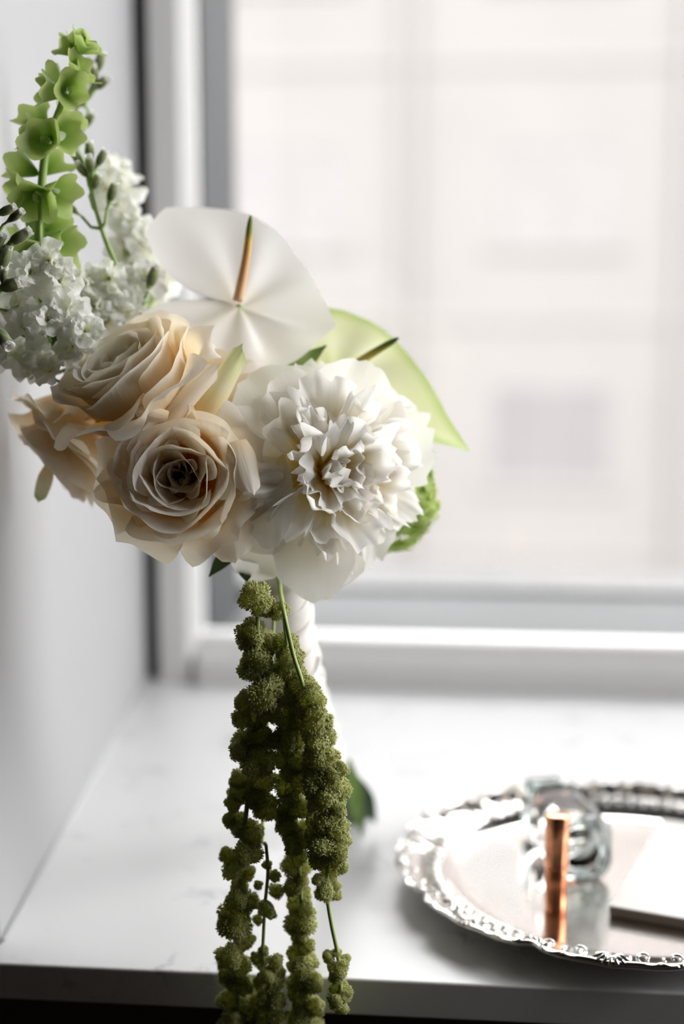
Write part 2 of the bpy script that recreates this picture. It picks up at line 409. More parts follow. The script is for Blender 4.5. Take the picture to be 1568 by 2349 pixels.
# ------------------------------------------------------------------ silver tray
TC = Vector((0.107, 0.924, S)); TR = 0.155
M['silver'] = plain('polished_silver', (0.82, 0.775, 0.74), 0.13, 1.0, var=0.05, scale=30, bump=0.06, bscale=45, bdist=0.001)
M['silver_rim'] = plain('tarnished_silver', (0.86, 0.81, 0.76), 0.17, 1.0, var=0.25, scale=260)
def tag(o, label, cat, group=None):
    o['label'] = label; o['category'] = cat
    if group: o['group'] = group
    return o
tray = link('silver_tray', None, None, Matrix.Translation(TC))
tag(tray, 'round silver tray with scalloped scrollwork rim standing on the windowsill', 'tray')
NL = 10
def rim_r(a):
    """scalloped outline: broad lobes with a cusp between them and a small shell bump mid-lobe"""
    t = (a*NL/(2*PI) + 0.28) % 1.0
    d = min(t, 1 - t)
    return TR*(1 - 0.030*math.exp(-(d/0.055)**2) + 0.020*math.exp(-((t - 0.5)/0.10)**2) - 0.006*math.cos(4*PI*t))
prof = [(0.0, 0.0045), (0.06, 0.0045), (0.112, 0.0045), (0.119, 0.0050), (0.124, 0.0085), (0.129, 0.0108), (0.138, 0.0125), (0.146, 0.0150), (0.151, 0.0185), (0.1545, 0.0200),
        (0.1560, 0.0190), (0.1552, 0.0165), (0.149, 0.0125), (0.138, 0.0095), (0.124, 0.0050), (0.116, 0.0015), (0.10, 0.0010), (0.0, 0.0010)]
seg = 360; v = []; f = []; uv = []
for i, (r, z) in enumerate(prof):
    for k in range(seg):
        a = 2*PI*k/seg
        wgt = max(0.0, min(1.0, (r - 0.124)/0.025))
        rr = r*(1 + (rim_r(a)/TR - 1)*wgt)
        v.append((rr*math.cos(a), rr*math.sin(a), z)); uv.append((0, 0))
for i in range(len(prof)-1):
    for k in range(seg): f.append((i*seg+k, i*seg+(k+1) % seg, (i+1)*seg+(k+1) % seg, (i+1)*seg+k))
link('dish', mesh('dish', v, f, M['silver']), tray)
# foot ring under the dish
fv, ff, _ = revolve([(0.096, 0.0), (0.100, 0.0), (0.100, 0.0025), (0.096, 0.0025), (0.096, 0.0)], 64)
link('foot_ring', mesh('foot_ring', fv, ff, M['silver']), tray)
# scrollwork: curls, beads and shells riding on the rim
def scroll_mesh(sgn):
    b = MB(); pts = []; rad = []
    for i in range(22):
        t = i/21; a = sgn*(0.3 + 5.0*t); r = 0.0056*(1 - 0.78*t)
        pts.append((r*math.cos(a) - 0.002, r*math.sin(a), 0.0006*math.sin(t*3))); rad.append(0.0013*(1 - 0.45*t))
    b.add(*tube(pts, rad, 6))
    tail = catmull([(0.0036, sgn*0.001, 0), (0.0046, -sgn*0.004, 0.0005), (0.0022, -sgn*0.009, 0.0006), (0.003, -sgn*0.0125, 0)], 4)
    b.add(*tube(tail, [0.0012*(1 - 0.5*i/(len(tail)-1)) for i in range(len(tail))], 6))
    return b.mesh('scroll', M['silver_rim'])
def shell_mesh():
    b = MB()
    for k in range(7):
        a = math.radians(-66 + 22*k)
        b.add(*tube([(-0.004, 0, 0.0004), (-0.004 + 0.005*math.cos(a), 0.006*math.sin(a), 0.0012), (-0.004 + 0.0095*math.cos(a), 0.0115*math.sin(a), 0.0002)], [0.0007, 0.0014, 0.0010], 6))
    return b.mesh('shell', M['silver_rim'])
def bead_mesh():
    b = MB()
    for k in range(3):
        vv, ff2, uu = revolve([(0.0002, -0.0015), (0.0012, -0.0009), (0.0015, 0), (0.0012, 0.0009), (0.0002, 0.0015)], 8)
        b.add(vv, ff2, uu, 0, Matrix.Translation((-0.001, (k-1)*0.0034, 0)))
    return b.mesh('bead', M['silver_rim'])
sm = [scroll_mesh(1), scroll_mesh(-1)]; shm = shell_mesh(); bdm = bead_mesh()
def on_rim(me, name, t, inset=0.004, zoff=0.0195):
    a = (t - 0.28)*2*PI/NL; r = rim_r(a) - inset
    link(name, me, tray, Matrix.Translation((r*math.cos(a), r*math.sin(a), zoff)) @ Matrix.Rotation(a, 4, 'Z') @ Matrix.Rotation(0.25, 4, 'Y'))
for k in range(NL):
    on_rim(shm, 'shell', k + 0.5)
    on_rim(sm[0], 'scroll', k + 0.30); on_rim(sm[1], 'scroll', k + 0.70)
    on_rim(sm[1], 'scroll', k + 0.12, 0.003); on_rim(sm[0], 'scroll', k + 0.88, 0.003)
    on_rim(bdm, 'bead', k + 0.0, 0.002)
# ring of engraved ribs on the sloping border
rb = MB()
for k in range(NL*9):
    a = 2*PI*k/(NL*9)
    rb.add(*tube([(0.127, 0, 0.0102), (0.133, 0, 0.0126), (0.141, 0, 0.0142)], [0.0006, 0.0012, 0.0007], 6), xf=Matrix.Rotation(a, 4, 'Z'))
o = link('fluting', rb.mesh('fluting', M['silver_rim']), tray)
TB = S + 0.0047                                            # top of the tray's floor

# ------------------------------------------------------------------ things on the tray
M['copper'] = plain('copper_metal', (0.80, 0.36, 0.20), 0.24, 1.0, var=0.04, scale=90)
M['copper_dark'] = plain('copper_base', (0.66, 0.25, 0.12), 0.28, 1.0)
LP = gz(1274, 2094, TB)
lip = tag(link('lipstick', None, None, Matrix.Translation((LP.x, LP.y + 0.004, TB + 0.0002))), 'slim closed copper lipstick tube standing on the silver tray', 'lipstick')
def lathe(name, prof, mat, parent, seg=40):
    v, f, uv = revolve(prof, seg); return link(name, mesh(name, v, f, mat), parent)
lathe('base', [(0.0, 0), (0.0066, 0), (0.0070, 0.0005), (0.0070, 0.0270), (0.0066, 0.0275), (0.0, 0.0275)], M['copper_dark'], lip)
lathe('ring', [(0.0, 0.0275), (0.0069, 0.0275), (0.0072, 0.0280), (0.0072, 0.0290), (0.0069, 0.0294), (0.0, 0.0294)], M['copper_dark'], lip)
lathe('cap', [(0.0, 0.0294), (0.0074, 0.0294), (0.0077, 0.0299), (0.0077, 0.0628), (0.0075, 0.0634), (0.0070, 0.0637), (0.0, 0.0637)], M['copper'], lip)

M['card'] = plain('cream_card', (0.72, 0.69, 0.65), 0.6, var=0.02, scale=40)
M['card_edge'] = plain('brown_card_edge', (0.23, 0.185, 0.15), 0.7)
c0 = Vector((0.087, 0.863)); ex = Vector((0.947, -0.32)).normalized(); ey = Vector((-ex.y, ex.x))
CH = 0.0072
card = tag(link('card_box', None, None, Matrix.Translation((c0.x, c0.y, TB + 0.0004))), 'flat cream card box with brown sides lying on the silver tray', 'box')
def card_poly(i0, wd, dp): return [((ex*a + ey*b).x, (ex*a + ey*b).y) for a, b in ((i0, i0), (wd - i0, i0), (wd - i0, dp - i0), (i0, dp - i0))]
o = link('base', mesh('base', *prism_z(card_poly(0.0006, 0.070, 0.165), 0.0, CH - 0.0011), M['card_edge'], None, False), card)
o = link('lid', mesh('lid', *prism_z(card_poly(0.0, 0.070, 0.165), CH - 0.0010, CH), M['card'], None, False), card); bevel(o, 0.0004)

# clear glass perfume bottle lying on its side, base towards the camera
M['glass'] = glass_mat('clear_glass', (0.995, 1.0, 0.995), 1.45)
M['perfume'] = glass_mat('perfume', (0.995, 0.992, 0.985), 1.36)
M['cap_glass'] = glass_mat('green_grey_cap', (0.90, 0.94, 0.93), 1.5, 0.05)
def rounded_rect(wd, ht, r, n=6):
    pts = []
    for cx, cz, a0 in ((wd/2-r, ht/2-r, 0), (-wd/2+r, ht/2-r, 90), (-wd/2+r, -ht/2+r, 180), (wd/2-r, -ht/2+r, 270)):
        for k in range(n+1):
            a = math.radians(a0 + 90*k/n); pts.append((cx + r*math.cos(a), cz + r*math.sin(a)))
    return pts
def loft(rings):
    n = len(rings[0][1]); v, f = [], []
    for y, pts in rings:
        v += [(x, y, z) for x, z in pts]
    for i in range(len(rings)-1):
        for k in range(n): f.append((i*n+k, (i+1)*n+k, (i+1)*n+(k+1) % n, i*n+(k+1) % n))
    f.append(tuple(range(n))); f.append(tuple((len(rings)-1)*n + k for k in range(n))[::-1])
    return v, f
fa = Vector((0.089 - 0.056, 0.919 - 0.910)).normalized(); ang = math.atan2(fa.y, fa.x)
bw, bh, blen = 0.040, 0.044, 0.068
bc = Vector((0.056, 0.910)) + fa*bw/2
bot = tag(link('perfume_bottle', None, None, Matrix.Translation((bc.x, bc.y, TB + 0.0003)) @ Matrix.Rotation(ang, 4, 'Z')),
          'thick clear glass perfume bottle lying on its side behind the copper lipstick', 'bottle')
hz = bh/2
def rr_(wd, ht, r): return [(x, z + hz) for x, z in rounded_rect(wd, ht, r)]
v, f = loft([(0, rr_(bw-.004, bh-.004, .011)), (.0012, rr_(bw-.001, bh-.001, .012)), (.004, rr_(bw, bh, .0125)), (blen-.01, rr_(bw, bh, .0125)), (blen-.003, rr_(bw-.006, bh-.006, .011)), (blen, rr_(bw-.016, bh-.016, .010))])
link('body', mesh('body', v, f, M['glass']), bot)
v, f = loft([(.009, rr_(bw-.018, bh-.018, .009)), (.012, rr_(bw-.012, bh-.012, .010)), (blen-.014, rr_(bw-.012, bh-.012, .010)), (blen-.008, rr_(bw-.02, bh-.02, .008))])
link('perfume', mesh('perfume', v, f, M['perfume']), bot)
v, f = loft([(blen+.0002, rr_(.016, .016, .0079)), (blen+.006, rr_(.016, .016, .0079))]); link('collar', mesh('collar', v, f, M['silver']), bot)
v, f = loft([(blen+.0062, rr_(bw-.012, bh-.006, .006)), (blen+.0072, rr_(bw-.010, bh-.004, .006)), (blen+.022, rr_(bw-.010, bh-.004, .006)), (blen+.023, rr_(bw-.012, bh-.006, .006))])
link('cap', mesh('cap', v, f, M['cap_glass']), bot)

# ------------------------------------------------------------------ flower materials
M['rose'] = petal_mat('cream_rose_petal', [(0.0, (0.88, 0.50, 0.10)), (0.42, (0.94, 0.69, 0.30)), (0.70, (0.945, 0.85, 0.66)), (0.90, (0.945, 0.90, 0.825)), (1, (0.95, 0.925, 0.88))], 0.5, (1, 0.945, 0.81))  # petal's own yellow base, deepened to stand in for light bounced between petals
M['rose_outer'] = petal_mat('pale_rose_petal', [(0.0, (0.90, 0.74, 0.48)), (0.4, (0.92, 0.85, 0.72)), (1, (0.92, 0.88, 0.82))], 0.45, (1, 0.95, 0.87))
M['peony'] = petal_mat('white_peony_petal', [(0.0, (0.98, 0.68, 0.12)), (0.38, (0.98, 0.84, 0.42)), (0.62, (0.975, 0.945, 0.84)), (0.8, (0.97, 0.965, 0.95)), (1, (0.97, 0.965, 0.96))], 0.58, (1, 0.98, 0.94), bump=0.12)
M['peony_outer'] = petal_mat('white_peony_outer_petal', [(0.0, (0.96, 0.84, 0.45)), (0.2, (0.96, 0.94, 0.86)), (1, (0.97, 0.965, 0.96))], 0.58, (1, 0.98, 0.94), bump=0.12)
M['stock'] = petal_mat('white_stock_petal', [(0.0, (0.76, 0.78, 0.42)), (0.3, (0.94, 0.94, 0.85)), (1, (0.96, 0.96, 0.955))], 0.5, (1, 1, 0.96), bump=0.2, stretch=(12, 4, 1))
M['spathe'] = petal_mat('white_spathe', [(0.0, (0.88, 0.85, 0.72)), (0.4, (0.91, 0.90, 0.88)), (1, (0.91, 0.89, 0.87))], 0.4, (1, 0.97, 0.94), rough=0.3, bump=0.05, spec=0.5)
M['green_spathe'] = petal_mat('green_spathe', [(0.0, (0.74, 0.80, 0.36)), (0.5, (0.90, 0.90, 0.64)), (0.85, (0.86, 0.89, 0.54)), (1, (0.58, 0.72, 0.24))], 0.55, (1, 1, 0.88), rough=0.3, bump=0.05, spec=0.5)
M['spadix'] = petal_mat('orange_spadix', [(0.0, (0.78, 0.48, 0.30)), (0.5, (0.80, 0.42, 0.16)), (0.72, (0.72, 0.42, 0.05)), (0.80, (0.30, 0.32, 0.04)), (1, (0.10, 0.20, 0.03))], 0.0, bump=0.4, stretch=(20, 90, 1))
M['spadix_y'] = petal_mat('yellow_spadix', [(0.0, (0.70, 0.54, 0.16)), (0.5, (0.58, 0.46, 0.08)), (0.75, (0.28, 0.30, 0.04)), (1, (0.06, 0.14, 0.02))], 0.0, bump=0.4, stretch=(20, 90, 1))
M['bell'] = leafy('bell_calyx_green', [(0.0, (0.16, 0.32, 0.04)), (0.5, (0.34, 0.50, 0.09)), (1, (0.60, 0.70, 0.26))], 0.5, 0.5, 0.25, 50)
M['stem'] = leafy('flower_stem_green', [(0.0, (0.34, 0.46, 0.12)), (1, (0.30, 0.44, 0.12))], 0.0, 0.5, 0.2, 80)
M['bud'] = leafy('stock_bud_green', [(0.0, (0.20, 0.26, 0.09)), (0.6, (0.30, 0.34, 0.15)), (1, (0.62, 0.66, 0.40))], 0.3, 0.85, 0.3, 120, 1.0)
M['leaf'] = leafy('dark_leaf', [(0.0, (0.03, 0.075, 0.02)), (1, (0.045, 0.10, 0.03))], 0.12, 0.35, 0.3, 60)
M['blade'] = leafy('green_leaf_blade', [(0.0, (0.14, 0.26, 0.05)), (0.6, (0.24, 0.36, 0.10)), (1, (0.16, 0.26, 0.06))], 0.25, 0.4, 0.2, 60)
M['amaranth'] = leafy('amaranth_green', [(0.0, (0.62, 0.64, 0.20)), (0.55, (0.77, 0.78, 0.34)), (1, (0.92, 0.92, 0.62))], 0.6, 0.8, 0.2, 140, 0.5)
M['amaranth_stem'] = leafy('amaranth_stem', [(0.0, (0.46, 0.56, 0.20)), (1, (0.40, 0.50, 0.16))], 0.0, 0.5, 0.15, 80)
M['viburnum'] = leafy('viburnum_green', [(0.0, (0.40, 0.52, 0.10)), (1, (0.62, 0.74, 0.26))], 0.45, 0.6, 0.2, 60)
M['ribbon'] = plain('ivory_silk', (0.84, 0.80, 0.76), 0.45, var=0.04, scale=40, bump=0.15, bscale=160)

# ------------------------------------------------------------------ the bouquet
BASE = gz(818, 1880)                                     # where the bound stems stand on the sill
BIND = aty(637, 1350, 0.806)                             # where the handle meets the flowers
bouquet = link('bridal_bouquet', None, None, Matrix.Translation(BASE))
tag(bouquet, 'white and cream bridal bouquet with trailing green amaranthus and ribbon handle leaning on windowsill', 'bouquet')
BM = Matrix.Translation(-BASE)
def bq(name, me, mat4=None, **props):
    return link(name, me, bouquet, BM @ mat4 if mat4 is not None else BM, **props)
rng = random.Random(7)

def calyx(size, mat):
    """green hip with five sepals under a flower, and the start of its stem"""
    b = MB()
    v, f, uv = revolve([(0.0015, -0.020), (0.0017, -0.006), (0.0042, -0.002), (0.0048, 0.002), (0.003, 0.005), (0.0002, 0.006)], 12)
    b.add(v, f, uv)
    for k in range(5):
        b.add(*petal(0.020*size, 0.008*size, [(0, -15), (0.5, -35), (1, -70)], [(0, 60), (1, 20)], [(0, 0.8), (0.35, 1), (0.8, 0.35), (1, 0.02)], 5, 7, 0.004, 0.0, k*1.2566, rnd=rng))
    return b.mesh('calyx', mat)

def rose(pos, d, label, seed, R=0.041, n=28, openness=1.0, roll=0.0, guard=6):
    """spiral of cupped petals: each flares out to its own ring, stands up there, and the outer ones roll their rims back"""
    r = random.Random(seed); s = R/0.041
    root = bq('rose', calyx(1.0, M['leaf']), facing(pos, d, roll), label=label)
    for k in range(n):
        t = k/(n-1); g = k >= n - guard
        phi = k*2.39996 + r.uniform(-0.3, 0.3)
        rb = (0.0018 + 0.005*t)*s
        rim = (0.0042 + 0.0315*t**0.92)*s
        L = (0.033 + 0.024*t**0.7 + r.uniform(-0.0015, 0.0015))*s*(0.90 if g else 1)
        ca = min(0.985, (rim - rb)/(0.45*L)); a0 = math.degrees(math.acos(ca))
        a2 = 96 - 26*t*openness; a3 = a2 - (8 + 62*t**2)*openness
        if g: a2 -= 16*openness; a3 = a2 - (52 + r.uniform(0, 30))*openness
        al = [(0, a0 - 4), (0.36, a0 + 4), (0.55, a2), (0.82, a2 - 4), (1, a3)]
        wa = 2.05 - 1.15*t**0.6
        W = min(2*wa*rim*1.05 + 0.005*s, 0.064*s)
        def kc(v_, r_, t=t, g=g):
            base = (1.08 - 0.22*t)/max(r_, 0.0035)
            e = max(0.0, min(1.0, (v_ - 0.74)/0.26))
            return base*(1 - e*(0.55 + 0.4*t)) - (48/s*e if g else 0)
        v, f, uv = petal(L, W, al, kc, [(0, 0.30), (0.3, 0.74), (0.6, 1.0), (0.85, 1.0), (1, 0.92)], 25, 18, rb, 0.001, phi,
                         tip=0.10 + 0.06*t, tpow=2.8, point=0.02 + (0.09 if g else 0.02), ruffle=0.0011*s*(0.4 + t), rfreq=1.3 + r.random(), spiral=0.32*(1 - t) + 0.07,
                         rnd=r, crumple=0.0005*s)
        link('petal', mesh('petal', v, f, M['rose'], uv), root)
    return root

def peony(pos, d, label, seed, R=0.055, roll=0.0):
    r = random.Random(seed); s = R/0.055
    root = bq('peony', calyx(1.2, M['leaf']), facing(pos, d, roll), label=label)
    for k in range(13):                                   # broad outer petals
        phi = k*2*PI/13*1.618*1.05 + r.uniform(-.2, .2)
        lay = k/12
        al = [(0, 18), (0.35, 12 - 18*lay), (0.7, 8 - 30*lay), (1, -8 - 40*lay + r.uniform(-15, 15))]
        v, f, uv = petal((0.058 + r.uniform(-.004, .006))*s, (0.052 + r.uniform(-.006, .006))*s, al, [(0, 45), (0.5, 22), (1, -6)],
                         [(0, 0.22), (0.3, 0.62), (0.65, 1.0), (0.9, 0.95), (1, 0.8)], 17, 13, 0.004, 0.001 - 0.004*lay, phi, tip=0.30, tpow=2.5, ruffle=0.0022*s, rfreq=2.2,
                         teeth=0.012 if k % 3 else 0.035, tfreq=5, rnd=r, crumple=0.0009)
        link('petal', mesh('petal', v, f, M['peony_outer'], uv), root)
    n = 64
    for k in range(n):                                    # crowded fringed inner petals
        t = (k + 0.5)/n
        th = min(1.5, math.acos(1 - t*0.90) + r.uniform(-.22, .22))
        phi = k*2.39996 + r.uniform(-.6, .6)
        al0 = 90 - math.degrees(th)
        L = (0.036 + 0.013*t + r.uniform(-.010, .007))*s
        W = (r.choice([0.014, 0.018, 0.026, 0.034]) + 0.006*r.random() + 0.005*t)*s
        curl = r.choice([-55, -30, 0, 35, 60, 75])
        al = [(0, al0), (0.5, al0 + r.uniform(-14, 12)), (0.75, al0 + curl*0.35), (1, al0 + curl)]
        kk = r.choice([60, 95, 130, 30, -50])
        v, f, uv = petal(L, W, al, [(0, 120), (0.5, kk), (1, kk*0.4 + r.uniform(-70, 70))], [(0, 0.22), (0.45, 0.5), (0.75, 0.95), (1, 1.0)], 23, 16,
                         0.002 + 0.005*t, 0.002 + r.uniform(0, .003), phi, tip=0.26, tpow=2.2, ruffle=0.0042*s, rfreq=1.5 + r.random()*1.3, teeth=0.055, tfreq=r.choice([1.6, 2.4, 3.4, 4.6]), rnd=r, crumple=0.0020)
        link('petal', mesh('petal', v, f, M['peony'], uv), root)
    return root

# --- cream roses
R1 = rose(aty(428, 1095, 0.792), cdir(-0.06, 0.02, 1), 'fully open cream rose turned to the camera', 3, R=0.0385, roll=0.6)
R2 = rose(aty(350, 945, 0.800), cdir(-0.50, 0.80, 0.52), 'cream rose with orange heart tilted up to the left', 11, R=0.043, roll=0.2)
R3 = rose(aty(225, 965, 0.838), cdir(-0.62, -0.62, 0.10), 'blurred cream rose facing down by the wall', 23, R=0.040, n=22, openness=0.75)
R4 = rose(aty(455, 905, 0.850), cdir(0.35, 0.70, 0.25), 'cream rose half hidden behind the front roses', 31, R=0.036, n=22, openness=0.8)
def rolled_petal(root, p0, p1, W, k0, k1, mat, up, bend=10, blunt=False):
    """an outer petal rolled along its length, from p0 to p1"""
    inv = (Matrix.Translation(BASE) @ root.matrix_basis).inverted()
    p0, p1 = Vector(p0), Vector(p1); X = p1 - p0; L = X.length; X.normalize(); N = Vector(up); N = (N - X*N.dot(X)).normalized()
    v, f, uv = petal(L, W, [(0, bend), (1, -bend)], [(0, k0), (1, k1)], [(0, .45), (.3, .9), (.6, 1), (.85, .97 if blunt else .8), (1, .85 if blunt else .35)], 17, 14, 0, 0, 0, tip=.32 if blunt else .1, tpow=2.3, point=0 if blunt else .06, teeth=.012 if blunt else 0, tfreq=3, rnd=random.Random(int(W*1e5)), crumple=.0004)
    link('petal', mesh('petal', v, f, mat, uv), root, inv @ Matrix.Translation(p0) @ Matrix((X, N.cross(X), N)).transposed().to_4x4())
M['green_tip'] = petal_mat('green_tipped_rose_petal', [(0.0, (0.86, 0.66, 0.30)), (0.5, (0.88, 0.84, 0.60)), (0.8, (0.78, 0.80, 0.50)), (1, (0.55, 0.62, 0.30))], 0.45, (1, 0.97, 0.85))
rolled_petal(R4, aty(372, 965, 0.765), aty(493, 838, 0.775), 0.026, -150, -210, M['rose_outer'], cdir(0, .3, 1))
rolled_petal(R4, aty(452, 960, 0.775), aty(551, 796, 0.785), 0.026, -110, -190, M['green_tip'], cdir(-.2, .3, 1))
rolled_petal(R4, aty(386, 952, 0.760), aty(308, 938, 0.758), 0.014, -180, -240, M['rose_outer'], cdir(0, .6, 1))
rolled_petal(R3, aty(112, 1070, 0.812), aty(88, 1150, 0.806), 0.012, -150, -260, M['green_tip'], cdir(.2, .2, 1))
rolled_petal(R1, aty(505, 1180, 0.775), aty(538, 1287, 0.765), 0.034, 40, -120, M['rose_outer'], cdir(-.3, .2, 1))
rolled_petal(R1, aty(545, 1010, 0.765), aty(582, 1130, 0.758), 0.024, -60, -140, M['rose_outer'], cdir(.5, .2, 1))
rolled_petal(R1, aty(520, 1260, 0.785), aty(608, 1152, 0.770), 0.022, -90, -170, M['rose_outer'], cdir(.3, -.2, 1))

# --- white peony
P1 = peony(aty(742, 1085, 0.812), cdir(0.42, 0.06, 0.90), 'ruffled white peony with yellow tinted heart', 5, R=0.060, roll=0.3)

rolled_petal(P1, aty(640, 1130, 0.800), aty(572, 1336, 0.790), 0.044, 14, 6, M['peony_outer'], cdir(-.2, .25, 1), 16, True)
rolled_petal(P1, aty(690, 1140, 0.795), aty(738, 1384, 0.782), 0.046, 16, 8, M['peony_outer'], cdir(.1, .25, 1), 18, True)
rolled_petal(P1, aty(625, 1040, 0.790), aty(618, 1262, 0.768), 0.030, 22, -12, M['peony_outer'], cdir(-.3, .1, 1), 14, True)

# --- anthuriums
def basis(pos, T, Lr):
    T = Vector(T).normalized(); Lr = Vector(Lr); Lr = (Lr - T*Lr.dot(T)).normalized(); N = Lr.cross(T)
    return Matrix.Translation(Vector(pos)) @ Matrix((Lr, T, N)).transposed().to_4x4()
def spathe_mesh(L, table, wx, fold, near, droop, mat, seed, nveins=7):
    """heart-shaped leaf: tip along +Y, lobes behind the stalk at the origin, halves folded up along the midrib, veins sunk.
    table: (angle from the tip in degrees, radius as a share of L)"""
    nr, na = 18, 72
    v, uv, f = [], [], []
    ta = [a for a, _ in table]; tr = [r_ for _, r_ in table]
    for i in range(nr+1):
        q = i/nr
        for k in range(na):
            a = -PI + 2*PI*k/na
            rad = L*float(np.interp(abs(math.degrees(a)), ta, tr))
            x = q*rad*math.sin(a)*(1.0 if a < 0 else wx); y = q*rad*math.cos(a)
            z = (fold if x < 0 else near)*(math.sqrt(x*x + 0.004**2) - 0.004) - droop*y*abs(y) - 3.0*x*x
            z += -0.0019*math.cos(nveins*a)*math.sin(PI*q)*(0.4 + q)
            z += 0.0022*q*q*math.sin(4*a + seed)
            z -= (0.9*max(0, y - 0.62*L)**1.5 if near == fold else 0)
            v.append((x, y, z)); uv.append((k/na, q))
    for i in range(nr):
        for k in range(na): f.append((i*na+k, (i+1)*na+k, (i+1)*na+(k+1) % na, i*na+(k+1) % na))
    return mesh('spathe', v, f, mat, uv)
def spadix_mesh(p0, p1, bend, r0, mat):
    p0, p1 = Vector(p0), Vector(p1); mid = (p0 + p1)/2 + Vector(bend)
    pts = catmull([p0, mid, p1], 10); n = len(pts)
    rad = [r0*(1 - 0.45*i/(n-1))*(1 if i < n-3 else [0.92, 0.72, 0.3][i-n+3]) for i in range(n)]
    v, f, uv = tube(pts, rad, 12); return mesh('spadix', v, f, mat, uv)
def anthurium(pos, T, Lr, L, table, wx, fold, near, droop, smat, label, spad, spmat, seed, r0, bind=True):
    pos = Vector(pos)
    st = catmull([pos, pos + Vector((0, 0.020, -0.012)), pos.lerp(BIND, 0.5) + Vector((0, 0.035, 0)), BIND], 6)
    v, f, uv = tube(st, 0.0022, 8)
    root = bq('anthurium', mesh('flower_stem', [Vector(p) - pos for p in v], f, M['stem'], uv), Matrix.Translation(pos), label=label)
    B = basis((0, 0, 0), T, Lr)
    link('spathe', spathe_mesh(L, table, wx, fold, near, droop, smat, seed), root, B)
    link('spadix', spadix_mesh(spad[0] - pos, spad[1] - pos, spad[2], r0, spmat), root)
    return root
pa = aty(548, 705, 0.850)
HEART = [(0, 1.0), (6, .95), (20, .86), (50, .80), (80, .86), (110, 1.02), (135, 1.20), (155, 1.12), (168, .75), (176, .38), (180, .22)]
LANCE = [(0, 1.06), (4, .92), (10, .80), (22, .69), (40, .62), (60, .59), (95, .58), (135, .66), (160, .55), (172, .35), (180, .2)]
anthurium(pa, cdir(0.97, -0.12, -0.12), cdir(0.12, -0.62, 0.75), 0.060, HEART, 0.75, 0.8, -0.55, 1.5, M['spathe'], 'white anthurium with orange spadix above the roses',
          (aty(545, 690, 0.848), aty(575, 494, 0.840), (0.001, 0, 0)), M['spadix'], 1, 0.0031)
pg = aty(768, 868, 0.872)
anthurium(pg, cdir(0.88, -0.36, 0.10), cdir(-0.30, -0.75, 0.50), 0.088, LANCE, 1.0, 0.15, 0.15, 1.6, M['green_spathe'], 'pale green anthurium with yellow spadix behind the peony',
          (aty(775, 866, 0.862), aty(914, 775, 0.850), (0.0, 0, 0.001)), M['spadix_y'], 2, 0.0033)

# --- stock (white double florets on leafy stems with buds)
def floret_mesh(seed, size=1.0):
    r = random.Random(seed); b = MB(); n = 10
    for k in range(n):
        t = k/(n-1); phi = k*2.39996 + r.uniform(-.3, .3)
        a = 70 - 75*t
        v, f, uv = petal(0.0150*size*(0.72 + 0.45*t), 0.0165*size*(0.72 + 0.45*t), [(0, a), (0.5, a + r.uniform(-12, 12)), (1, a - 35 + r.uniform(-40, 25))],
                         [(0, 100), (0.6, r.uniform(-60, 80)), (1, -60)], [(0, 0.2), (0.45, 0.75), (0.75, 1), (1, 0.78)], 8, 7, 0.0008, 0, phi, tip=0.2, tpow=2.2,
                         ruffle=0.0024*size, rfreq=1.5, teeth=0.02, tfreq=1.4, rnd=r, crumple=0.0016)
        b.add(v, f, uv, 0)
    v, f, uv = revolve([(0.0008, -0.012), (0.0009, -0.008), (0.0024, -0.006), (0.0026, -0.001), (0.001, 0.001), (0.0002, 0.0015)], 8)
    b.add(v, f, uv, 1)
    return b.mesh('floret', [M['stock'], M['bud']])
FL = [floret_mesh(s) for s in range(6)]
def bud_mesh(seed, opening=0.3):
    """closed bud: four overlapping furred sepals with the pale petals peeping out at the tip"""
    r = random.Random(seed); b = MB()
    for k in range(4):
        v, f, uv = petal(0.0125, 0.0088, [(0, 30), (0.2, 70), (0.6, 94), (0.85, 100 - 20*opening), (1, 92 - 130*opening*r.random())], lambda v_, r_: 0.95/max(r_, 0.0012),
                         [(0, 0.35), (0.3, 0.9), (0.6, 1.0), (0.85, 0.62), (1, 0.25)], 9, 11, 0.0006, 0, k*PI/2 + r.uniform(-.1, .1), tip=0.08, tpow=2, rnd=r, crumple=0.0002, midrib=-0.0003)
        b.add(v, f, uv, 0)
    for k in range(5):
        v, f, uv = petal(0.0135, 0.0055, [(0, 45), (0.3, 84), (0.8, 97), (1, 60)], lambda v_, r_: 0.8/max(r_, 0.001), [(0, 0.4), (0.5, 0.9), (0.9, 1), (1, 0.8)], 7, 9, 0.0003, 0.0004, k*1.2566 + 0.3,
                         tip=0.1, ruffle=0.0006, rnd=r)
        b.add(v, f, uv, 1)
    v, f, uv = revolve([(0.0008, -0.006), (0.0009, -0.002), (0.0016, 0.0), (0.0020, 0.0012), (0.0002, 0.002)], 8)
    b.add(v, f, uv, 2)
    return b.mesh('bud', [M['bud'], M['stock'], M['stem']])
BD = [bud_mesh(40 + s, 0.1 + 0.12*s) for s in range(4)]
